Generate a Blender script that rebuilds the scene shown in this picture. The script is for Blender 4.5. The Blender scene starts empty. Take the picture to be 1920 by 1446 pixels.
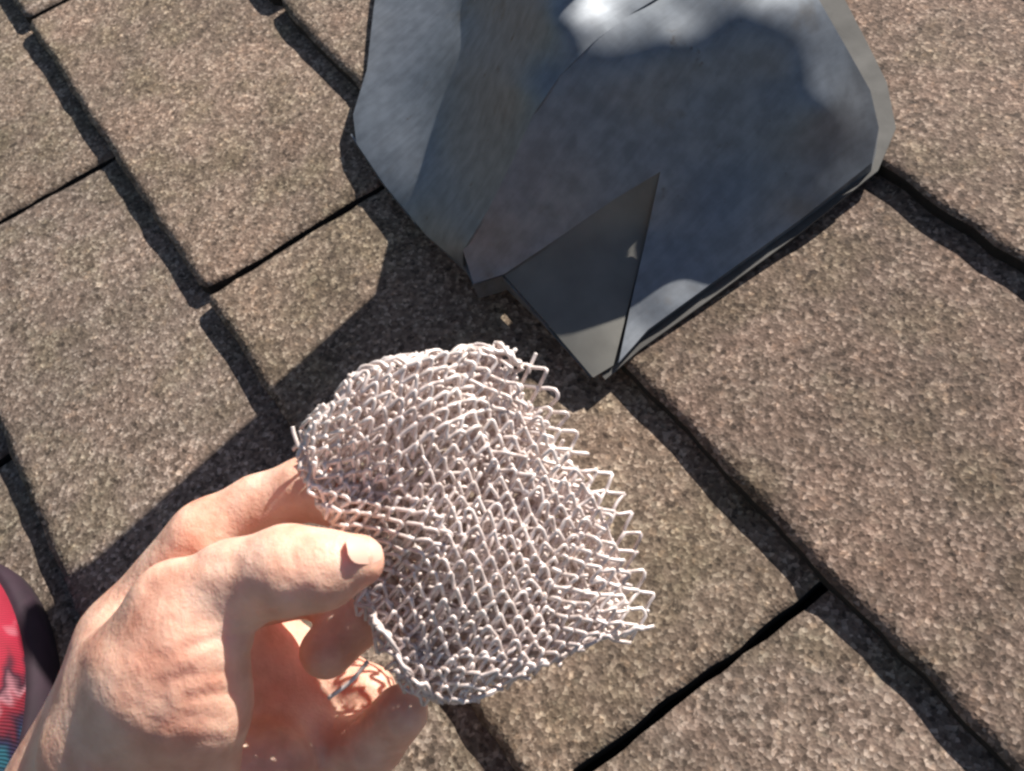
import bpy, bmesh, math, random
import numpy as np
from mathutils import Matrix, Vector
from mathutils.geometry import delaunay_2d_cdt
random.seed(7); rng = np.random.default_rng(7)
S = bpy.context.scene
COL = S.collection

# ------------------------------------------------------------ frames
# roof frame: x along the shingle courses, y up the slope, z off the roof; metres.
F = 1900.0; CX, CY = 960.0, 723.0
H = 0.40                                    # camera above the roof
def nrm(a): a = np.array(a, float); return a / np.linalg.norm(a)
_v1 = np.array([-1992.0, -2339.0]); _dv = nrm([.81, -.582]); _L = -F * F / (_v1 @ _dv)
_X = -nrm([*_v1, F]); _Y = nrm([*(_dv * _L), F]); _Z = np.cross(_X, _Y)
RC = np.stack([_X, _Y, _Z])                 # camera (x right, y down, z out) -> roof frame
CAM = np.array([0, 0, H])
PITCH = math.radians(22)
RW = Matrix.Rotation(PITCH, 4, 'X'); RW.translation = Vector((0, 0, 5.0))
def at_height(px, py, h=0.0):               # a point h above the roof plane
    r = RC @ np.array([px - CX, py - CY, F]); return CAM + r * ((h - H) / r[2])
def at_depth(px, py, z):                    # a point z in front of the camera
    return CAM + RC @ (np.array([px - CX, py - CY, F]) * (z / F))

# ------------------------------------------------------------ camera
cam = bpy.data.cameras.new('camera'); co = bpy.data.objects.new('camera', cam); COL.objects.link(co)
m = Matrix.Identity(4)
for i, v in enumerate((RC @ [1, 0, 0], RC @ [0, -1, 0], RC @ [0, 0, -1], CAM)):
    for j in range(3): m[j][i] = v[j]
co.matrix_world = RW @ m
cam.sensor_width = 36; cam.lens = F / 1920 * 36; cam.clip_start = 0.01; cam.clip_end = 2000
cam.dof.use_dof = True; cam.dof.focus_distance = 0.40; cam.dof.aperture_fstop = 30
S.camera = co

# ------------------------------------------------------------ sun and sky
SUN_EL = math.radians(30)                   # above the roof plane
_az = nrm(np.array([-.2125, 1.0]))
sun_roof = np.array([_az[0] * math.cos(SUN_EL), _az[1] * math.cos(SUN_EL), math.sin(SUN_EL)])
sd = (RW.to_3x3() @ Vector(sun_roof)).normalized()
sl = bpy.data.lights.new('sun', 'SUN'); sl.energy = 5.0; sl.angle = math.radians(0.5); sl.color = (1, .95, .875)
so = bpy.data.objects.new('sun', sl); COL.objects.link(so); so.rotation_euler = sd.to_track_quat('Z', 'Y').to_euler()
W = bpy.data.worlds.new('World'); S.world = W; W.use_nodes = True
nt = W.node_tree; nt.nodes.clear()
sk = nt.nodes.new('ShaderNodeTexSky'); sk.sky_type = 'NISHITA'; sk.sun_disc = False
sk.sun_elevation = math.asin(sd.z); sk.sun_rotation = math.atan2(sd.x, sd.y)
bg = nt.nodes.new('ShaderNodeBackground'); bg.inputs[1].default_value = 0.05
wo = nt.nodes.new('ShaderNodeOutputWorld')
nt.links.new(sk.outputs[0], bg.inputs[0]); nt.links.new(bg.outputs[0], wo.inputs[0])
S.view_settings.view_transform = 'Standard'; S.view_settings.look = 'None'
S.view_settings.exposure = 0.62; S.view_settings.gamma = 1
S.cycles.filter_width = 2.5
S.cycles.max_bounces = 6

# ------------------------------------------------------------ helpers
def tag(o, label=None, cat=None, group=None, kind=None):
    for k, v in (('label', label), ('category', cat), ('group', group), ('kind', kind)):
        if v: o[k] = v
    return o
def empty(name, loc):
    o = bpy.data.objects.new(name, None); COL.objects.link(o); o.empty_display_size = .02
    ml = Matrix.Translation(Vector(loc)); o.matrix_world = RW @ ml; o['_loc'] = [float(c) for c in loc]
    return o
def link(name, verts, faces, mats, parent=None, smooth=True, fmat=None):
    """verts in the roof frame; children are stored relative to their parent's base point"""
    base = np.array(parent['_loc']) if parent is not None and '_loc' in parent else np.zeros(3)
    me = bpy.data.meshes.new(name)
    me.from_pydata([tuple(float(c) for c in (np.array(v) - base)) for v in verts], [], faces)
    for mt in (mats if isinstance(mats, list) else [mats]): me.materials.append(mt)
    if fmat is not None: me.polygons.foreach_set('material_index', fmat)
    if smooth: me.polygons.foreach_set('use_smooth', [True] * len(me.polygons))
    me.update()
    o = bpy.data.objects.new(name, me); COL.objects.link(o)
    if parent is not None:
        o.parent = parent; o['_loc'] = [float(c) for c in base]
    else: o.matrix_world = RW
    return o
class Nodes:
    def __init__(s, name):
        s.m = bpy.data.materials.new(name); s.m.use_nodes = True; s.t = s.m.node_tree
        s.b = s.t.nodes['Principled BSDF']; s.o = s.t.nodes['Material Output']
    def n(s, ty, **kw):
        x = s.t.nodes.new(ty)
        for k, v in kw.items():
            if k.startswith('i_'):
                x.inputs[int(k[2:]) if k[2:].isdigit() else k[2:].replace('_', ' ')].default_value = v
            else: setattr(x, k, v)
        return x
    def l(s, a, b): s.t.links.new(a, b)
    def ramp(s, src, stops):
        r = s.n('ShaderNodeValToRGB'); e = r.color_ramp.elements
        while len(e) < len(stops): e.new(.5)
        for q, (p, c) in zip(e, stops): q.position = p; q.color = (*c, 1) if len(c) == 3 else c
        s.l(src, r.inputs[0]); return r.outputs[0]
    def mix(s, a, b, fac, mode='MIX'):
        x = s.n('ShaderNodeMix', data_type='RGBA', blend_type=mode)
        for sock, v in ((x.inputs[6], a), (x.inputs[7], b), (x.inputs[0], fac)):
            if isinstance(v, bpy.types.NodeSocket): s.l(v, sock)
            elif isinstance(v, (int, float)): sock.default_value = v
            else: sock.default_value = (*v, 1)
        return x.outputs[2]
    def noise(s, vec, scale, detail=3, rough=.5):
        x = s.n('ShaderNodeTexNoise', i_Scale=scale, i_Detail=detail, i_Roughness=rough); s.l(vec, x.inputs['Vector']); return x
    def bump(s, h, strength, dist, prev=None):
        x = s.n('ShaderNodeBump', i_Strength=strength, i_Distance=dist); s.l(h, x.inputs['Height'])
        if prev: s.l(prev, x.inputs['Normal'])
        s.l(x.outputs[0], s.b.inputs['Normal']); return x.outputs[0]

# ------------------------------------------------------------ materials
def shingle_mat():
    N = Nodes('shingle_granules'); pos = N.n('ShaderNodeTexCoord').outputs['Object']
    oi = N.n('ShaderNodeObjectInfo')
    off = N.n('ShaderNodeVectorMath', operation='ADD'); N.l(pos, off.inputs[0]); N.l(oi.outputs['Location'], off.inputs[1])
    p = off.outputs[0]
    v = N.n('ShaderNodeTexVoronoi', i_Scale=600.0); N.l(p, v.inputs['Vector'])
    sep = N.n('ShaderNodeSeparateColor'); N.l(v.outputs['Color'], sep.inputs[0])
    c1 = N.ramp(sep.outputs[0], [(0, (.050, .038, .030)), (.18, (.105, .076, .060)), (.5, (.195, .150, .122)), (.8, (.29, .228, .19)), (.95, (.54, .46, .40))])
    v2 = N.n('ShaderNodeTexVoronoi', i_Scale=320.0); N.l(p, v2.inputs['Vector'])
    sep2 = N.n('ShaderNodeSeparateColor'); N.l(v2.outputs['Color'], sep2.inputs[0])
    c2 = N.ramp(sep2.outputs[1], [(0, (.10, .075, .058)), (.4, (.185, .141, .115)), (.8, (.235, .186, .155)), (1, (.42, .36, .30))])
    c = N.mix(c1, c2, .40)
    v3 = N.n('ShaderNodeTexVoronoi', i_Scale=430.0); N.l(p, v3.inputs['Vector']); sep3 = N.n('ShaderNodeSeparateColor'); N.l(v3.outputs['Color'], sep3.inputs[0])
    c = N.mix(c, N.ramp(sep3.outputs[2], [(.04, (.45, .42, .40)), (.10, (1, 1, 1)), (.92, (1, 1, 1)), (.97, (1.4, 1.36, 1.3))]), .9, 'MULTIPLY')
    c = N.mix(c, N.ramp(N.noise(p, 14, 4).outputs[0], [(.35, (.84, .83, .80)), (.65, (1.10, 1.07, 1.03))]), 1.0, 'MULTIPLY')
    tint = N.ramp(N.noise(p, 28, 3).outputs[0], [(.3, (.95, .98, .84)), (.5, (1, 1, 1)), (.72, (1.05, .98, .96))])
    c = N.mix(c, tint, .8, 'MULTIPLY')
    c = N.mix(c, oi.outputs['Color'], 1.0, 'MULTIPLY'); c = N.mix(c, (.865, .86, .875), 1.0, 'MULTIPLY')
    c = N.mix(c, N.ramp(N.noise(p, 60, 5, .65).outputs[0], [(.36, (.80, .78, .75)), (.5, (1, 1, 1)), (.66, (1.14, 1.12, 1.10))]), 1.0, 'MULTIPLY')
    N.l(c, N.b.inputs['Base Color']); N.b.inputs['Roughness'].default_value = .9
    b = N.bump(v.outputs['Distance'], .4, .0009); N.bump(N.noise(p, 420, 2).outputs[0], .3, .0012, b)
    return N.m
def plain(name, col, rough=.6, metal=0.0, nscale=60, namt=.15, bump=0.0):
    N = Nodes(name); p = N.n('ShaderNodeTexCoord').outputs['Object']
    nz = N.noise(p, nscale, 4).outputs[0]
    a = tuple(x * (1 - namt) for x in col); b = tuple(min(1, x * (1 + namt)) for x in col)
    N.l(N.ramp(nz, [(.3, a), (.7, b)]), N.b.inputs['Base Color'])
    N.b.inputs['Roughness'].default_value = rough; N.b.inputs['Metallic'].default_value = metal
    if bump: N.bump(nz, .6, bump)
    return N.m
M_SH = shingle_mat()
M_ASPH = plain('asphalt_mat_edge', (.018, .015, .013), .95, 0, 300, .4, .0008)
M_DECK = plain('black_asphalt_underlay', (.020, .017, .015), .95, 0, 200, .4, .001)
def metal_mat():
    N = Nodes('weathered_galvanised_steel'); p = N.n('ShaderNodeTexCoord').outputs['Object']
    a = N.noise(p, 22, 4).outputs[0]; b = N.noise(p, 130, 3).outputs[0]
    c = N.ramp(a, [(.3, (.20, .22, .245)), (.55, (.225, .243, .268)), (.75, (.25, .262, .28))])
    st = N.ramp(N.noise(p, 38, 5, .6).outputs[0], [(.60, (1, 1, 1)), (.74, (.82, .72, .62))])
    c = N.mix(c, st, .8, 'MULTIPLY')
    c = N.mix(c, N.ramp(b, [(.35, (.86, .86, .86)), (.65, (1.10, 1.10, 1.10))]), 1.0, 'MULTIPLY')
    mp = N.n('ShaderNodeMapping'); mp.inputs['Scale'].default_value = (260, 18, 60); mp.inputs['Rotation'].default_value = (0, 0, .5); N.l(p, mp.inputs['Vector'])
    c = N.mix(c, N.ramp(N.noise(mp.outputs[0], 1.0, 4, .7).outputs[0], [(.38, (.80, .80, .80)), (.52, (1, 1, 1)), (.68, (1.18, 1.17, 1.15))]), .45, 'MULTIPLY')
    c = N.mix(c, N.ramp(N.noise(p, 75, 5, .7).outputs[0], [(.66, (1, 1, 1)), (.72, (.62, .50, .40))]), .9, 'MULTIPLY')
    N.l(c, N.b.inputs['Base Color']); N.b.inputs['Metallic'].default_value = .7
    N.l(N.ramp(a, [(.3, (.52,) * 3), (.7, (.58,) * 3)]), N.b.inputs['Roughness'])
    N.bump(N.noise(p, 30, 3).outputs[0], .16, .002)
    return N.m
M_METAL = metal_mat()
M_SHINGLE_REFL = plain('steel_painted_reflection', (.195, .188, .17), .6, .7, 50, .15, .0004)  # gusset steel with the brown reflection of the shingles painted into its colour
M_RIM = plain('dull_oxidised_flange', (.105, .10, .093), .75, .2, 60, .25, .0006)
def skin_mat():
    N = Nodes('skin'); p = N.n('ShaderNodeTexCoord').outputs['Object']
    c = N.ramp(N.noise(p, 45, 4).outputs[0], [(.3, (.78, .36, .25)), (.5, (.88, .52, .38)), (.72, (.94, .63, .49))])
    c = N.mix(c, N.ramp(N.noise(p, 130, 3).outputs[0], [(.35, (.90, .84, .82)), (.6, (1.04, 1.04, 1.04))]), 1.0, 'MULTIPLY')
    N.l(c, N.b.inputs['Base Color']); N.b.inputs['Roughness'].default_value = .48
    N.b.inputs['Subsurface Weight'].default_value = .35; N.b.inputs['Subsurface Radius'].default_value = (1, .35, .18)
    N.b.inputs['Subsurface Scale'].default_value = .008
    v = N.n('ShaderNodeTexVoronoi', i_Scale=620.0, feature='DISTANCE_TO_EDGE'); N.l(N.mix(p, N.noise(p, 300, 2).outputs[1], .004), v.inputs['Vector'])
    b = N.bump(v.outputs['Distance'], .35, .0004); N.bump(N.noise(p, 260, 4).outputs[0], .65, .0009, b)
    return N.m
M_SKIN = skin_mat()
M_NAIL = plain('fingernail', (.80, .50, .39), .35, 0, 200, .04)
def wire_mat():
    N = Nodes('bent_wire'); p = N.n('ShaderNodeTexCoord').outputs['Object']
    c = N.ramp(N.noise(p, 40, 3).outputs[0], [(.32, (.74, .63, .60)), (.5, (.90, .78, .73)), (.7, (.95, .87, .82))])
    c = N.mix(c, N.ramp(N.noise(p, 300, 3).outputs[0], [(.35, (.62, .56, .52)), (.55, (1, 1, 1))]), .7, 'MULTIPLY')
    N.l(c, N.b.inputs['Base Color']); N.b.inputs['Metallic'].default_value = .15; N.b.inputs['Roughness'].default_value = .40
    return N.m
M_WIRE = wire_mat()

# ------------------------------------------------------------ the ground far below and the roof
g = 120.0
gm = bpy.data.meshes.new('ground'); gm.from_pydata([(-g, -g, 0), (g, -g, 0), (g, g, 0), (-g, g, 0)], [], [(0, 1, 2, 3)])
gm.materials.append(plain('garden_ground', (.09, .10, .055), .95, 0, .6, .4))
go = bpy.data.objects.new('ground', gm); COL.objects.link(go); tag(go, kind='structure')
roof = empty('roof', (0, 0, 0)); tag(roof, kind='structure')
x0, x1, y0, y1 = -3.4, 2.6, -2.2, 3.2
link('roof_deck', [(x0, y0, -.012), (x1, y0, -.012), (x1, y1, -.012), (x0, y1, -.012), (x0, y0, -.06), (x1, y0, -.06), (x1, y1, -.06), (x0, y1, -.06)],
     [(0, 1, 2, 3), (7, 6, 5, 4), (0, 4, 5, 1), (1, 5, 6, 2), (2, 6, 7, 3), (3, 7, 4, 0)], M_DECK, roof, smooth=False)
T = .0082
def jag(n, amp, seed):
    r = np.random.default_rng(seed); a = r.normal(0, 1, n + 8)
    k = np.array([.25, .5, .25]); b = np.convolve(a, k, 'same')
    c = np.convolve(r.normal(0, 1, n + 8), np.ones(7) / 7, 'same') * .4
    return (b + c)[4:4 + n] * amp
def shingle(X0, X1, Y0, Y1, color, seed, fine=True):
    """one tab: a slab lying on the course below, thick butt at Y0; its top runs from 2T down to T"""
    nx, ny = (60, 28) if fine else (6, 3)
    over = .018; Ye = Y1 + over
    jb = jag(nx + 1, .0009 if fine else 0, seed); jl = jag(ny + 1, .0009 if fine else 0, seed + 1); jr = jag(ny + 1, .0009 if fine else 0, seed + 2)
    rr = np.random.default_rng(seed + 5)
    cx, cy = (X0 + X1) / 2, Y0; sag = rr.normal(0, .0004); ph = rr.uniform(0, 6, 4)
    rc = .003
    v = []; f = []; fm = []
    for j in range(ny + 1):
        t = j / ny; y = Y0 + (Ye - Y0) * t
        for i in range(nx + 1):
            s = i / nx
            xa = X0 + jl[j]; xb = X1 + jr[j]
            x = xa + (xb - xa) * s
            yy = y + jb[i] * (1 - t) ** 4
            de = min(x - xa, xb - x); 
            if de < rc: yy += (rc - math.sqrt(max(0, rc * rc - (rc - de) ** 2))) * (1 - t) ** 6
            z = T * 2 - T * (y - Y0) / (Y1 - Y0)
            z += .0003 * math.sin(x * 31 + ph[0]) * math.sin(y * 37 + ph[1]) + .00018 * math.sin(x * 83 + ph[2]) * math.sin(y * 71 + ph[3])
            e = min(de, (y - Y0)); z -= .0012 * max(0, 1 - e / .002)
            v.append((x, yy, z))
    n = len(v); W_ = nx + 1
    for j in range(ny):
        for i in range(nx):
            a = j * W_ + i; f.append((a, a + 1, a + W_ + 1, a + W_)); fm.append(0)
    ring = [i for i in range(W_)] + [j * W_ + nx for j in range(1, ny + 1)] + [ny * W_ + i for i in range(nx - 1, -1, -1)] + [j * W_ for j in range(ny - 1, 0, -1)]
    for q in ring: v.append((v[q][0], v[q][1], v[q][2] - T * 1.05))
    k = len(ring)
    for q in range(k):
        f.append((ring[q], n + q, n + (q + 1) % k, ring[(q + 1) % k])); fm.append(1)
    o = link('shingle', v, f, [M_SH, M_ASPH], roof, smooth=False, fmat=fm)
    # smooth only the top
    o.data.polygons.foreach_set('use_smooth', [x == 0 for x in fm]); o.color = (*color, 1)
    return o
rowY = [-.383 - .31 * k for k in (5, 4, 3, 2, 1)] + [-.383, -.080, .262, .655] + [.655 + .345 * k for k in range(1, 7)]
# key slots (in units of H) of the courses that show, and their widths in metres
keys = {5: (-1.355, -.59), 6: (-1.765, -.99, -.222), 7: (-1.44, -.575), 8: (-1.0, -.03), 4: (-.965,)}
kw = {(5, -1.355): .0042, (6, -.99): .0042, (6, -.222): .0040, (7, -.575): .0065}
tints = {(6, -.222): (1.0, .96, .92), (6, -.99): (1.03, .98, .88), (5, -1.355): (1.02, 1.0, .97), (7, -.575): (.93, .85, .80), (6, -1.765): (1.12, 1.06, .98), (7, -1.44): (1.05, 1.0, .92), (5, -.59): (.98, .97, .92), (8, -1.0): (.98, .9, .84)}
seed = 100
for r in range(len(rowY) - 1):
    Y0 = rowY[r] * H; Y1 = rowY[r + 1] * H
    ks = sorted(keys.get(r, (-1.38 + (.385 if r % 2 == 0 else 0),)))
    ext = list(ks)
    while ext[0] > -6.4: ext.insert(0, ext[0] - .7625)
    while ext[-1] < 4.2: ext.append(ext[-1] + .7625)
    if r in keys and r != 4: pass
    for i in range(len(ext) - 1):
        a, b = ext[i], ext[i + 1]
        wa = kw.get((r, a), .0045) / 2; wb = kw.get((r, b), .0045) / 2
        fine = (-2.6 < a < .6) and 3 <= r <= 9
        seed += 10
        ra = random.uniform(.93, 1.07); col = tints.get((r, a), (ra * 1.0, ra * random.uniform(.95, 1.0), ra * random.uniform(.90, .97)))
        shingle(a * H + wa, b * H - wb, Y0 + random.uniform(-.0006, .0006), Y1, col, seed, fine)

# ------------------------------------------------------------ the sheet metal vent
def tps(ctrl):
    c = np.array(ctrl, float); xy = c[:, :2] / 100; n = len(c)
    d = np.linalg.norm(xy[:, None] - xy[None], axis=2); K = np.where(d > 0, d * d * np.log(d + 1e-12), 0) + np.eye(n) * .02
    Pm = np.c_[np.ones(n), xy]; A = np.block([[K, Pm], [Pm.T, np.zeros((3, 3))]])
    w = np.linalg.solve(A, np.r_[c[:, 2], 0, 0, 0])
    def fn(p):
        q = np.array(p, float) / 100; dd = np.linalg.norm(q[:, None] - xy[None], axis=2)
        return np.where(dd > 0, dd * dd * np.log(dd + 1e-12), 0) @ w[:n] + w[n] + q @ w[n + 1:]
    return fn
def dens(poly, step, closed=True):
    out = []; n = len(poly)
    for i in range(n if closed else n - 1):
        a, b = np.array(poly[i][:2], float), np.array(poly[(i + 1) % n][:2], float)
        k = max(1, int(np.linalg.norm(b - a) / step))
        for j in range(k): out.append(a + (b - a) * j / k)
    if not closed: out.append(np.array(poly[-1][:2], float))
    return out
def catmull(pts, k=6, closed=False):
    P_ = [np.array(p, float) for p in pts]; n = len(P_); out = []
    for i in range(n if closed else n - 1):
        p0 = P_[(i - 1) % n] if closed or i > 0 else P_[0]; p1 = P_[i]; p2 = P_[(i + 1) % n]; p3 = P_[(i + 2) % n] if closed or i + 2 < n else P_[-1]
        for j in range(k):
            t = j / k; out.append(.5 * ((2 * p1) + (p2 - p0) * t + (2 * p0 - 5 * p1 + 4 * p2 - p3) * t * t + (3 * p1 - p0 - 3 * p2 + p3) * t ** 3))
    if not closed: out.append(P_[-1])
    return out
def inside(p, poly):
    x, y = p; c = False; n = len(poly); j = n - 1
    for i in range(n):
        xi, yi = poly[i][:2]; xj, yj = poly[j][:2]
        if (yi > y) != (yj > y) and x < (xj - xi) * (y - yi) / (yj - yi) + xi: c = not c
        j = i
    return c
def patch(name, outline, ctrl, parent, mat, step=16, thick=.0009, dent=0.0):
    b = dens(outline, step); n = len(b)
    xs = [p[0] for p in b]; ys = [p[1] for p in b]; g_ = []
    yy = min(ys) + step
    row = 0
    while yy < max(ys):
        xx = min(xs) + (step / 2 if row % 2 else step)
        while xx < max(xs):
            if inside((xx, yy), b) and min(np.hypot(q[0] - xx, q[1] - yy) for q in b) > step * .55: g_.append(np.array([xx, yy]))
            xx += step
        yy += step * .87; row += 1
    pts = b + g_
    r = delaunay_2d_cdt([Vector((float(p[0]), float(p[1]))) for p in pts], [], [list(range(n))], 1, 1e-4)
    vv = np.array([(v.x, v.y) for v in r[0]]); hh = tps(ctrl)(vv) / 1000
    if dent: hh = hh + dent / 1000 * (np.sin(vv[:, 0] / 61 + 1) * np.sin(vv[:, 1] / 47) + .6 * np.sin(vv[:, 0] / 29 + vv[:, 1] / 37))
    V3 = [at_height(p[0], p[1], max(.0035, h)) for p, h in zip(vv, hh)]
    o = link(name, V3, [tuple(f) for f in r[2]], mat, parent)
    bm = bmesh.new(); bm.from_mesh(o.data); bmesh.ops.recalc_face_normals(bm, faces=bm.faces)
    up = sum(f.normal.z for f in bm.faces)
    if up < 0: bmesh.ops.reverse_faces(bm, faces=bm.faces)
    bm.to_mesh(o.data); bm.free()
    md = o.modifiers.new('sheet', 'SOLIDIFY'); md.thickness = thick; md.offset = -1
    es = o.modifiers.new('edges', 'EDGE_SPLIT'); es.split_angle = math.radians(50)
    return o
vent = empty('roof_vent', at_height(1200, 350, .003))
tag(vent, 'dented grey sheet metal roof vent hood sitting on the brown shingles', 'roof vent')
_pn = nrm([.7, -.38, .6]); _pp = at_height(1420, 420, .028)      # the plane the round cheek roughly lies in
def ch(px, py, off=0, lo_=24.0):
    r_ = RC @ np.array([px - CX, py - CY, F]); return (px, py, max(lo_, float((CAM + r_ * (((_pp - CAM) @ _pn) / (r_ @ _pn)))[2]) * 1000 + off))
RIM = [(1262, -22, 101), (1180, 28, 102), (1112, 80, 101), ch(1050, 142), ch(1000, 215), ch(962, 300), ch(915, 395), (868, 470, 41)]
OUT = [(712, -60, 19), (700, 20, 19), (688, 130, 19), (662, 215, 19), (668, 268, 19), (722, 348, 20), (798, 440, 23), (868, 500, 28)]
# flange lying on the shingles
fl = [(x_, y_, 17.6) for x_, y_ in ((1135, 712), (1200, 655), (1330, 562), (1500, 437), (1646, 320), (1680, 240), (1663, 155), (1626, 80), (1582, -5), (1540, -120), (1480, -330), (900, -330),
      (735, -200), (700, 20), (690, 130), (668, 212), (672, 262), (735, 345), (830, 420), (945, 500))]
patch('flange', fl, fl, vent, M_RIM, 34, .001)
# barrel on the left, from its foot up to the rim of the cheek
bar_c = OUT + RIM + [(752, 60, 22), (820, 50, 28), (900, 30, 46), (980, 20, 90), (1030, 20, 108), (1060, 10, 110), (1060, 50, 108), (1130, 0, 106), (735, 180, 21), (800, 180, 27), (880, 170, 48), (960, 160, 84), (750, 290, 24), (830, 290, 33), (900, 290, 53), (820, 390, 32), (875, 390, 44),
    (960, -100, 66), (1060, -60, 106), (1170, -80, 101), (860, -120, 30), (780, -140, 20), (1150, -220, 50), (1000, -220, 40), (800, -240, 18), (1300, -250, 40)]
bar = [(868, 500, 0)] + OUT[::-1][1:] + [(730, -220, 0), (900, -260, 0), (1150, -260, 0), (1400, -160, 0)] + RIM
patch('barrel', bar, bar_c + [(1400, -160, 60), (1150, -260, 20)], vent, M_METAL, 12, .0009, .3)
# the round cheek
CH = [(1262, -22, 101), (1400, -160, 106), (1470, -120, 104), ch(1530, -10, -6), ch(1590, 95, -8), ch(1632, 170, -14), (1648, 240, 36), (1635, 305, 25), (1500, 412, 22), (1350, 520, 21.5), (1215, 618, 21), (1160, 680, 20.5),
      (1185, 560, 25), (1215, 430, 36), ch(1238, 322), ch(1150, 375), ch(1045, 448), ch(944, 515), ch(888, 532, 0, 28), (868, 470, 41)]
cheek = CH + RIM[::-1][1:-1]
patch('cheek', cheek, CH + RIM + [ch(1300, 150), ch(1150, 200), ch(1450, 150), ch(1080, 320), ch(1300, 300), ch(1450, 300), ch(1550, 200), (1350, 420, 36), ch(980, 420), ch(1400, 20), ch(1250, 70), (1350, 480, 27), (1500, 375, 31), (1250, 565, 24.5), (1595, 285, 36)], vent, M_METAL, 11, .0009, .2)
# the folded gusset below the crease
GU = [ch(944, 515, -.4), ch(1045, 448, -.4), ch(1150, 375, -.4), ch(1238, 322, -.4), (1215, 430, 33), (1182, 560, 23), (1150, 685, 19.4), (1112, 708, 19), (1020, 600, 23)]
patch('gusset', GU, GU, vent, M_SHINGLE_REFL, 14, .0009)
# invented pipe behind the hood, out of view, added to throw the long shadow
def lathe(name, c, prof_, mat, parent, n=48):
    v = []; f = []
    for r_, z in prof_:
        for k in range(n): a = 2 * math.pi * k / n; v.append((c[0] + r_ * math.cos(a), c[1] + r_ * math.sin(a), z))
    for i in range(len(prof_) - 1):
        for k in range(n): f.append((i * n + k, i * n + (k + 1) % n, (i + 1) * n + (k + 1) % n, (i + 1) * n + k))
    return link(name, v, f, mat, parent)
NC = (-.369, .300)
lathe('shadow_pipe', NC, [(.020, .018), (.020, .06), (.020, .285), (.019, .285), (.019, .02)], M_METAL, vent)
lathe('shadow_pipe_cap', NC, [(.001, .305), (.012, .303), (.019, .297), (.0235, .288), (.0235, .280), (.0225, .280), (.0225, .287), (.001, .302)], M_METAL, vent)
# skirt that closes the cheek down to the flange
def skirt(name, line, parent, hb):
    p = dens([q[:2] for q in line], 14, False); h = tps(line)(p); v = []; f = []
    for i, (q, hh) in enumerate(zip(p, h)):
        t = at_height(q[0], q[1], hh / 1000 - .0016); v.append(t); v.append(np.array([t[0], t[1], hb])) 
        if i: f.append((2 * i - 2, 2 * i, 2 * i + 1, 2 * i - 1))
    o = link(name, v, f, M_METAL, parent); md = o.modifiers.new('sheet', 'SOLIDIFY'); md.thickness = .0008; es = o.modifiers.new('edges', 'EDGE_SPLIT'); es.split_angle = math.radians(50); return o
skirt('side_wall', CH[1:12], vent, .0176)
skirt('side_wall', [(870, 478, 30), (888, 531, 28), (944, 515, 28), (960, 524, 27)], vent, .0150)
skirt('side_wall', [(944, 517, 29), (1020, 602, 21.5), (1110, 706, 18.4)], vent, .0165)
skirt('side_wall', [(888, 528, 24), (868, 498, 25), (798, 440, 20), (722, 348, 15), (668, 268, 12)], vent, .0176)

# ------------------------------------------------------------ signed distance modelling for the hand
def surface_nets(D, org, h):
    nx, ny, nz = D.shape; s = D < 0
    c = np.zeros((nx - 1, ny - 1, nz - 1), int)
    for dx in (0, 1):
        for dy in (0, 1):
            for dz in (0, 1): c += s[dx:nx - 1 + dx, dy:ny - 1 + dy, dz:nz - 1 + dz]
    act = (c > 0) & (c < 8); idx = np.full(act.shape, -1); ids = np.argwhere(act); idx[act] = np.arange(len(ids))
    acc = np.zeros((len(ids), 3)); cnt = np.zeros(len(ids))
    E_ = []
    for a in range(8):
        for ax in range(3):
            p = [(a >> k) & 1 for k in range(3)]
            if p[ax] == 0: q = p[:]; q[ax] = 1; E_.append((p, q))
    for p, q in E_:
        P0 = ids + p; P1 = ids + q; d0 = D[tuple(P0.T)]; d1 = D[tuple(P1.T)]
        mk = (d0 < 0) != (d1 < 0); t = np.where(mk, d0 / np.where(mk, d0 - d1, 1), 0)
        acc += np.where(mk[:, None], P0 + t[:, None] * (P1 - P0), 0); cnt += mk
    V = acc / cnt[:, None] * h + org
    F_ = []
    for ax in range(3):
        o1, o2 = (ax + 1) % 3, (ax + 2) % 3
        sl0 = [slice(1, n - 1) for n in D.shape]; sl1 = list(sl0)
        sl0[ax] = slice(0, D.shape[ax] - 1); sl1[ax] = slice(1, D.shape[ax])
        a = s[tuple(sl0)]; b = s[tuple(sl1)]; ed = np.argwhere(a != b)
        base = ed.copy(); base[:, o1] += 1; base[:, o2] += 1
        flip = a[tuple(ed.T)]
        def id_(d1, d2):
            q = base.copy(); q[:, o1] -= d1; q[:, o2] -= d2; return idx[tuple(q.T)]
        quad = np.c_[id_(1, 1), id_(0, 1), id_(0, 0), id_(1, 0)]
        quad[~flip] = quad[~flip][:, ::-1]
        F_.append(quad)
    return V, np.concatenate(F_)
def cone(P, a, b, ra, rb, sq=None):
    ba = b - a; t = np.clip(((P - a) @ ba) / (ba @ ba), 0, 1)
    return np.linalg.norm(P - (a + t[..., None] * ba), axis=-1) - (ra + (rb - ra) * t)
def smin(a, b, k):
    h = np.clip(.5 + .5 * (b - a) / k, 0, 1); return b + (a - b) * h - k * h * (1 - h)
CV = lambda px, py, z: np.array([(px - CX) * z / F, (py - CY) * z / F, z])      # camera frame, mm
def chain(P, js, k=3.0):
    d = None
    for (a, b) in zip(js[:-1], js[1:]):
        c = cone(P, CV(*a[:3]), CV(*b[:3]), a[3], b[3]); d = c if d is None else smin(d, c, k)
    return d
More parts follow.
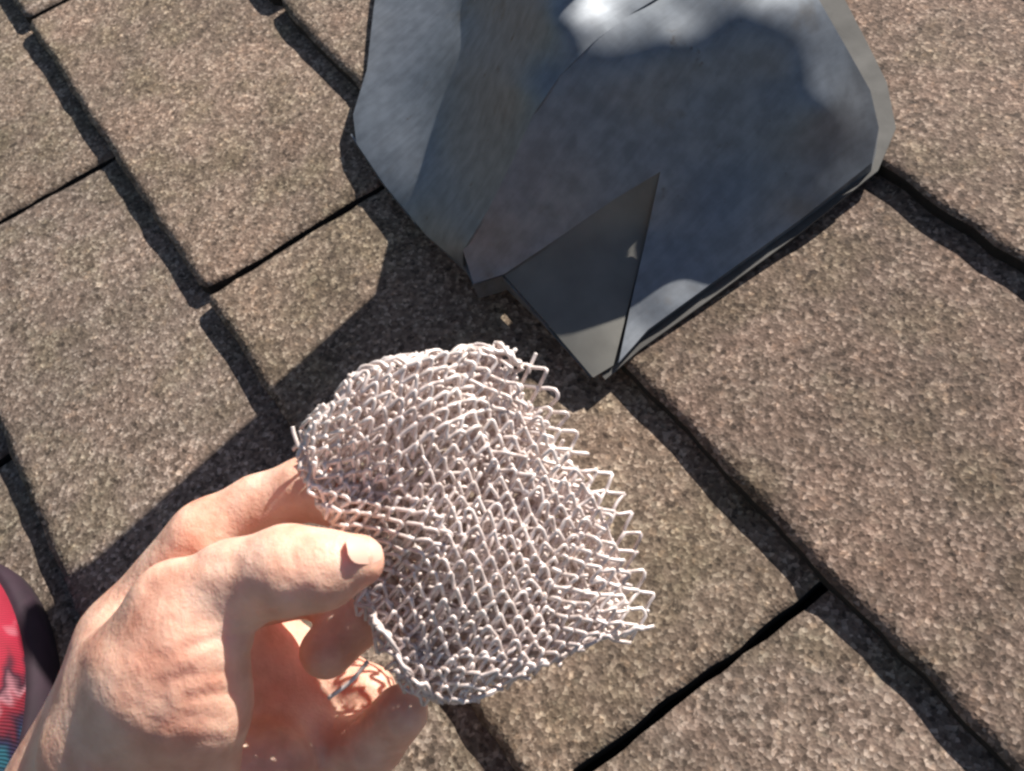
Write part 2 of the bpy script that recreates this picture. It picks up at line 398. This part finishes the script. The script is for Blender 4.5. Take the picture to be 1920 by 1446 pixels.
HAND = dict(
    thumb=[(250, 1290, 290, 18), (335, 1150, 279, 14.2), (440, 1096, 273, 11.8), (540, 1070, 268, 11.8), (605, 1068, 267, 10.4), (671, 1052, 266, 7.3)],
    index=[(290, 1140, 322, 13), (398, 1000, 312, 10.8), (485, 952, 312, 9.9), (575, 915, 309, 9.4), (660, 950, 303, 8.2)],
    middle=[(330, 1200, 335, 14), (450, 1120, 335, 11), (590, 1100, 330, 9.5), (670, 1160, 322, 9.0), (612, 1222, 316, 8.6)],
    ring=[(360, 1330, 350, 14), (500, 1330, 350, 12), (620, 1400, 338, 10.5), (700, 1395, 328, 9.6), (752, 1335, 318, 8.8)],
    pinky=[(400, 1440, 345, 14), (520, 1470, 350, 11.5), (640, 1530, 340, 9), (700, 1540, 335, 8)])
def hand_sdf(P):
    palm = chain(P, [(-20, 1900, 335, 25), (150, 1520, 306, 22), (245, 1270, 300, 18)], 10)
    palm = smin(palm, chain(P, [(150, 1500, 318, 21), (240, 1205, 315, 14), (372, 1020, 309, 10.5)], 8), 10)
    palm = smin(palm, chain(P, [(190, 1540, 325, 22), (400, 1330, 340, 16), (500, 1250, 350, 11)], 8), 10)
    palm = smin(palm, chain(P, [(200, 1560, 325, 22), (400, 1470, 335, 20), (530, 1390, 340, 17)], 8), 10)
    palm = smin(palm, chain(P, [(300, 1200, 345, 14), (470, 1190, 352, 13), (600, 1280, 356, 13), (690, 1300, 345, 10)], 8), 8)
    palm = smin(palm, chain(P, [(205, 1410, 283, 19), (310, 1285, 275, 18), (360, 1200, 272, 14)], 8), 9)
    palm = smin(palm, chain(P, [(372, 1230, 270, 11), (388, 1330, 272, 10), (370, 1430, 280, 12)], 8), 8)
    palm = smin(palm, chain(P, [(300, 1500, 310, 20), (500, 1450, 318, 15)], 6), 9)
    d = smin(palm, chain(P, HAND['thumb']), 7)
    fs = [chain(P, HAND[k]) for k in ('index', 'middle', 'ring', 'pinky')]
    f = fs[0]
    for g_ in fs[1:]: f = smin(f, g_, 1.6)
    return smin(d, f, 4.5)
hs = 1.5
lo = np.array([-240, 10, 235.]); hi = np.array([0, 200, 385.])
n_ = ((hi - lo) / hs).astype(int)
G_ = np.stack(np.meshgrid(*[lo[i] + np.arange(n_[i]) * hs for i in range(3)], indexing='ij'), -1)
D = hand_sdf(G_)
D[0] = D[-1] = 5; D[:, 0] = D[:, -1] = 5; D[:, :, 0] = D[:, :, -1] = 5
V, Fq = surface_nets(D, lo, hs); del G_, D
# creases and folds pressed into the skin: (camera pixel polyline, half width mm, depth mm, depth limit mm)
CR = [([(350, 1216), (390, 1204), (440, 1194), (472, 1186)], 1.5, .6, 300), ([(380, 1236), (430, 1226), (470, 1226)], 1.3, .35, 300), ([(330, 1272), (400, 1256), (450, 1258)], 1.6, .45, 300),
      ([(350, 1312), (400, 1302), (462, 1300)], 1.5, .4, 300), ([(290, 1356), (340, 1342), (400, 1346)], 1.7, .35, 305), ([(330, 1400), (400, 1386)], 1.5, .3, 310),
      ([(540, 1000), (556, 1060), (548, 1150)], 1.4, .25, 290), ([(566, 1000), (575, 1055), (566, 1150)], 1.2, .2, 290),
      ([(275, 1105), (240, 1140), (205, 1195)], 3.6, 1.0, 340), ([(350, 1035), (390, 1056), (430, 1052)], 2.0, .45, 330),
      ([(310, 1290), (290, 1340), (270, 1400)], 2.0, .4, 310)]
def crease(V):
    px = V[:, 0] / V[:, 2] * F + CX; py = V[:, 1] / V[:, 2] * F + CY; out = np.zeros(len(V))
    for pl, w, dp, zl in CR:
        q = np.array(dens(pl, 6, False)); d = np.full(len(V), 1e9)
        for a in q: d = np.minimum(d, np.hypot(px - a[0], py - a[1]) * V[:, 2] / F)
        out += np.where(V[:, 2] < zl, .6 * dp * (np.exp(-(d / w) ** 2) - .35 * np.exp(-((d - 2.2 * w) / w) ** 2)), 0)
    return out
def to_roof(Vmm): return CAM + (RC @ (Vmm / 1000).T).T
person = empty('person', to_roof(np.array([CV(40, 1500, 318)]))[0])
tag(person, 'bare left hand of a person pinching the crumpled wire screen between thumb and fingers', 'person')
hand = link('hand', to_roof(V), [tuple(int(x) for x in q) for q in Fq], M_SKIN, person)
md = hand.modifiers.new('sub', 'SUBSURF'); md.levels = 0; md.render_levels = 0
me = hand.data
bm = bmesh.new(); bm.from_mesh(me)
for _ in range(3): bmesh.ops.smooth_vert(bm, verts=bm.verts, factor=.5, use_axis_x=True, use_axis_y=True, use_axis_z=True)
bmesh.ops.recalc_face_normals(bm, faces=bm.faces)
bmesh.ops.subdivide_edges(bm, edges=bm.edges, cuts=1, use_grid_fill=True, smooth=0)
for _ in range(2): bmesh.ops.smooth_vert(bm, verts=bm.verts, factor=.5, use_axis_x=True, use_axis_y=True, use_axis_z=True)
bm.normal_update()
base = np.array(person['_loc'])
Vr = np.array([tuple(v.co) for v in bm.verts]) + base - CAM
Vc = (RC.T @ Vr.T).T * 1000
cr = crease(Vc)
for v, c in zip(bm.verts, cr): v.co -= v.normal * float(c) / 1000
for f_ in bm.faces: f_.smooth = True
bm.to_mesh(me); bm.free()
# thumb nail, a curved plate sunk into the tip
def nail():
    a = CV(628, 1042, 257.0); b = CV(702, 1040, 262.5); ax = nrm(b - a); out_ = nrm(np.array([.05, -.55, -.83])); out_ = nrm(out_ - ax * (out_ @ ax)); sd_ = np.cross(ax, out_)
    c = CV(672, 1052, 266.0); v = []; f = []; nu, nv = 12, 10
    for i in range(nu + 1):
        u = i / nu; x = -6.0 + 10.6 * u
        wv = 4.6 * (1 - .22 * u) * math.sqrt(max(.03, 1 - (abs(u - .5) / .53) ** 3.2))
        R_ = (7.3 - x * .32 if x < 0 else math.sqrt(7.3 ** 2 - (.9 * x) ** 2)) - .34 - .9 * (1 - u) ** 3
        for j in range(nv + 1):
            an = (j / nv - .5) * 2 * wv / R_
            v.append(c + ax * x + out_ * R_ * math.cos(an) + sd_ * R_ * math.sin(an))
    for i in range(nu):
        for j in range(nv):
            q = i * (nv + 1) + j; f.append((q, q + 1, q + nv + 2, q + nv + 1))
    o = link('thumbnail', to_roof(np.array(v)), f, M_NAIL, person); md = o.modifiers.new('t', 'SOLIDIFY'); md.thickness = .0002; md.offset = -1; es = o.modifiers.new('edges', 'EDGE_SPLIT'); es.split_angle = math.radians(50)
    return o
nail()

# ------------------------------------------------------------ the crumpled wire screen
screen = empty('wire_screen', at_depth(800, 1000, .282))
tag(screen, 'crumpled piece of pale wire mesh screen held by the hand in front of the vent', 'wire mesh')
OUTL = [(560, 830), (575, 790), (625, 745), (670, 695), (720, 672), (790, 662), (870, 650), (940, 645), (985, 690), (1010, 740), (1048, 800), (1090, 850), (1130, 910), (1160, 965), (1185, 1040), (1205, 1100), (1205, 1198), (1125, 1216), (1045, 1252), (965, 1290), (882, 1332), (812, 1336), (755, 1290), (728, 1236), (694, 1180), (665, 1110), (650, 1040), (610, 960), (575, 890)]
def tube(paths, r, ns=5):
    v = []; f = []
    for p in paths:
        p = [np.array(q, float) for q in p]
        if len(p) < 2: continue
        b0 = len(v); up = np.array([.31, .2, .93])
        for i, q in enumerate(p):
            t = p[min(i + 1, len(p) - 1)] - p[max(i - 1, 0)]; L_ = np.linalg.norm(t)
            t = t / L_ if L_ > 1e-9 else np.array([1., 0, 0]); a = np.cross(t, up); a = a / (np.linalg.norm(a) + 1e-9); b = np.cross(a, t)
            for k in range(ns):
                an = 2 * math.pi * k / ns; v.append(q + a * r * math.cos(an) + b * r * math.sin(an) * .8)
            if i:
                for k in range(ns):
                    f.append((b0 + (i - 1) * ns + k, b0 + (i - 1) * ns + (k + 1) % ns, b0 + i * ns + (k + 1) % ns, b0 + i * ns + k))
        f.append(tuple(b0 + k for k in range(ns))[::-1]); f.append(tuple(b0 + (len(p) - 1) * ns + k for k in range(ns)))
    return v, f
class Field:
    def __init__(s, seed, n=9):
        r = np.random.default_rng(seed); s.k = r.normal(0, 1, (n, 2)) / 95; s.p = r.uniform(0, 6.28, n); s.a = r.normal(0, 1, n) / math.sqrt(n) * 1.3
    def __call__(s, x, y): return float(sum(a * math.sin(k[0] * x + k[1] * y + p) for k, p, a in zip(s.k, s.p, s.a)))
def layer(name, poly, z0, ang, wave, gap, amp, seed, wob, r, drop=0.012, zamp=2.8):
    fx, fy, fz, fz2 = Field(seed), Field(seed + 1), Field(seed + 2), Field(seed + 3); rr = random.Random(seed)
    d = np.array([math.cos(ang), math.sin(ang)]); e = np.array([-d[1], d[0]]); c = np.array([870, 980.]); paths = []
    N = int(520 / gap)
    for i in range(-N, N + 1):
        cur = []
        for j in range(int(-500 / (wave / 2)), int(500 / (wave / 2))):
            sg = 1 if (j + i) % 2 else -1
            for (t, off) in ((-.17, sg), (.17, sg)):
                u = (j + t) * wave / 2; v_ = i * gap + off * amp * .5
                x, y = c + d * u + e * v_
                x += wob * fx(x, y) + rr.gauss(0, 2.3); y += wob * fy(x, y) + rr.gauss(0, 2.3)
                if inside((x, y), poly) and rr.random() > drop:
                    z = z0 + zamp * fz(x * 1.0, y) + zamp * .5 * fz2(x * 2.2, y * 2.2) + (1.1 if off > 0 else -1.1) + rr.gauss(0, .35)
                    cur.append(at_depth(x, y, (z + bend(x, y)) / 1000))
                else:
                    if len(cur) > 2: paths.append(catmull(cur, 2))
                    cur = []
        if len(cur) > 2: paths.append(catmull(cur, 2))
    v, f = tube(paths, r); return link(name, v, f, M_WIRE, screen)
def bend(x, y):       # pouch: edges curl away from the camera, pinched at the thumb
    q = ((x - 850) / 330) ** 2 + ((y - 980) / 360) ** 2
    return 8 * q + .035 * (x - 690) - .012 * (y - 1050) + 7 * math.exp(-(((x - 690) / 90) ** 2 + ((y - 1050) / 90) ** 2))
sh = lambda k, dx=0, dy=0: [((x - 860) * k + 860 + dx, (y - 980) * k + 980 + dy) for x, y in OUTL]
main_poly = OUTL
fringe = [(940, 645), (1005, 660), (1052, 735), (1100, 815), (1150, 880), (1190, 960), (1215, 1040), (1245, 1140), (1212, 1200), (1110, 1222), (1000, 1270), (884, 1330), (805, 1330), (745, 1230), (900, 900), (900, 700)]
layer('front_layer', fringe + [], 281, math.radians(64), 42, 28, 23, 11, 5, .00064)
layer('front_layer', sh(.99, -12, -4), 278, math.radians(66), 34, 23, 19, 21, 8, .00064)
layer('front_layer', sh(.97, -16, -4), 276, math.radians(10), 36, 25, 20, 91, 9, .00062)
layer('back_layer', sh(.96, -14, 0), 284, math.radians(-20), 34, 25, 20, 71, 9, .00062)
layer('back_layer', sh(.97, -22, 2), 287, math.radians(18), 34, 25, 20, 31, 9, .00064)
layer('back_layer', sh(.95, -8, 4), 292, math.radians(100), 36, 26, 21, 41, 10, .00066)
layer('back_layer', sh(.93, -20, 10), 298, math.radians(40), 36, 26, 21, 61, 12, .00070)
layer('back_layer', sh(.88, -20, 20), 306, math.radians(75), 36, 26, 21, 81, 12, .00074)
layer('folded_flap', [(560, 830), (575, 790), (625, 745), (670, 695), (790, 662), (940, 645), (965, 700), (900, 820), (780, 850), (740, 960), (640, 1000), (585, 900)], 273, math.radians(35), 34, 23, 20, 51, 12, .00066, .02)
# bundled selvedge wires that follow the folded edges, and loose ends
paths = []; rr = random.Random(5)
edge = catmull([(612, 960), (575, 890), (560, 835), (585, 785), (630, 742), (672, 694), (730, 672), (800, 662), (880, 650), (940, 646), (965, 680)], 10)
edge2 = catmull([(1198, 1190), (1120, 1206), (1040, 1240), (960, 1278), (880, 1316), (815, 1318), (762, 1275), (728, 1215), (690, 1165)], 10)
for e_, n, sp in ((edge, 6, 9), (edge2, 3, 5)):
    for k in range(n):
        oy = 9 if sp == 9 else -9
        p = []; ph = rr.uniform(0, 6); fr = rr.uniform(.5, .8)
        for i, q in enumerate(e_):
            t = i / len(e_)
            x = q[0] + 7 + sp * math.sin(i * fr + ph) + rr.gauss(0, 2.0); y = q[1] + oy + sp * math.cos(i * fr * 1.1 + ph) + rr.gauss(0, 2.0)
            p.append(at_depth(x, y, (276 + bend(x, y) + 3 * math.sin(i * fr * .7 + ph * 2)) / 1000))
        paths.append(catmull(p, 2))
for a, b in (((690, 1240), (615, 1310)), ((560, 840), (548, 800)), ((990, 700), (1005, 662))):
    mid = ((a[0] + b[0]) / 2 + rr.uniform(-8, 8), (a[1] + b[1]) / 2 + rr.uniform(-8, 8))
    paths.append(catmull([at_depth(*q, (282 + bend(*a)) / 1000) for q in (a, mid, b)], 5))
v, f = tube(paths, .00064); link('edge_wires', v, f, M_WIRE, screen)

# ------------------------------------------------------------ the shoe at the left edge

M_SOLE = plain('dark_maroon_sole', (.022, .008, .016), .8, 0, 90, .3)
M_PALE = plain('pale_pink_rubber', (.62, .38, .40), .6, 0, 80, .1); M_LACE = plain('pale_lace', (.55, .50, .52), .8, 0, 300, .2)
tip = at_height(-30, 1066, .02); back = at_height(-235, 1700, .03)
ax = nrm((back - tip) * [1, 1, 0]); sx = np.cross(np.array([0, 0, 1.]), ax); Ls = .27
def shoe_mat():
    N = Nodes('printed_red_knit'); p = N.n('ShaderNodeTexCoord').outputs['Object']
    w = N.n('ShaderNodeTexWave', i_Scale=260.0, i_Distortion=1.5); N.l(p, w.inputs['Vector'])
    dt = N.n('ShaderNodeVectorMath', operation='DOT_PRODUCT'); N.l(p, dt.inputs[0]); dt.inputs[1].default_value = tuple(float(q) for q in ax)
    nz = N.noise(p, 45, 2).outputs[0]
    ma = N.n('ShaderNodeMath', operation='MULTIPLY_ADD'); N.l(dt.outputs['Value'], ma.inputs[0]); ma.inputs[1].default_value = 6.5; ma.inputs[2].default_value = .62
    md_ = N.n('ShaderNodeMath', operation='ADD'); N.l(ma.outputs[0], md_.inputs[0]); N.l(nz, md_.inputs[1])
    c = N.ramp(md_.outputs[0], [(.28, (.50, .16, .20)), (.36, (.40, .010, .04)), (.52, (.32, .008, .03)), (.58, (.04, .003, .016)), (.63, (.38, .15, .18)), (.67, (.22, .006, .02)), (.76, (.03, .004, .02)), (.82, (.010, .012, .05)), (.90, (.010, .09, .13))])
    c = N.mix(c, N.ramp(w.outputs['Fac'], [(.2, (.6, .6, .6)), (.8, (1, 1, 1))]), 1.0, 'MULTIPLY')
    N.l(c, N.b.inputs['Base Color']); N.b.inputs['Roughness'].default_value = .8
    N.bump(w.outputs['Fac'], .5, .0006); return N.m
M_RED = shoe_mat()
shoe = empty('shoe', np.array([tip[0], tip[1], .012]) + ax * .13)
tag(shoe, 'red and dark blue sports shoe with pale toe edge, cut off at the lower left', 'shoe')
def prof(t):          # half width, top height, side drift at t from toe to heel
    w = .046 * (math.sin(min(1, t / .30) * math.pi / 2) ** .62) * (1 - .24 * max(0, (t - .35) / .65)) * (1 if t < .9 else math.sqrt(max(0.02, 1 - ((t - .9) / .1) ** 2)))
    hgt = .034 + .055 * min(1, t / .55) ** 1.3
    return max(w, .002), hgt
def ring(t, z0, z1, k, grow=0, n=64, full=False):
    w, hgt = prof(t); c = np.array([tip[0], tip[1], 0]) + ax * (Ls * t); out = []
    for i in range(n + 1):
        a = math.pi * i / n; x = -math.cos(a) * (w + grow); zz = z0 + (z1 - z0) * (math.sin(a) ** k)
        out.append(c + sx * x + np.array([0, 0, zz]))
    return out
def loft(name, rings, mat, closed_caps=True, fm=None, mats=None):
    v = [p for r in rings for p in r]; n = len(rings[0]); f = []; fi = []
    for i in range(len(rings) - 1):
        for j in range(n - 1):
            f.append((i * n + j, i * n + j + 1, (i + 1) * n + j + 1, (i + 1) * n + j)); fi.append(fm(i / len(rings), j / n) if fm else 0)
    return link(name, v, f, mats or mat, shoe, fmat=fi if fm else None)
ts = [.003, .01, .02, .03, .04, .055, .07, .085, .1, .12, .14, .16, .18, .205, .23, .255, .28, .31, .34, .4, .47, .54, .62, .7, .8, .88, .94, .97, .99]
loft('upper', [ring(t, .022, prof(t)[1] + .004, .55) for t in ts], M_RED)
sole = []
for t in ts:
    w, _ = prof(t); c = np.array([tip[0], tip[1], 0]) + ax * (Ls * t - .002); w += .004
    sole.append([c + sx * a_ + np.array([0, 0, z_]) for a_, z_ in ((-w, .011), (-w - .001, .020), (-w + .001, .028), (-w + .004, .029), (w - .004, .029), (w - .001, .028), (w + .001, .020), (w, .011), (-w, .011))])
loft('sole', sole, M_SOLE)
cap = [ring(t, .0225, prof(t)[1] + .0052, .55, .0012) for t in (.002, .01, .018)]
loft('toe_cap', cap, M_PALE)
for k in range(5):
    t = .26 + k * .05; w, hgt = prof(t); c = np.array([tip[0], tip[1], hgt + .006]) + ax * (Ls * t)
    v, f = tube([catmull([c - sx * w * .5 - [0, 0, .006], c - sx * w * .25 + [0, 0, .001], c + ax * .006 + [0, 0, .002], c + sx * w * .25 + [0, 0, .001], c + sx * w * .5 - [0, 0, .006]], 4)], .0025, 6)
    link('lace', v, f, M_LACE, shoe)
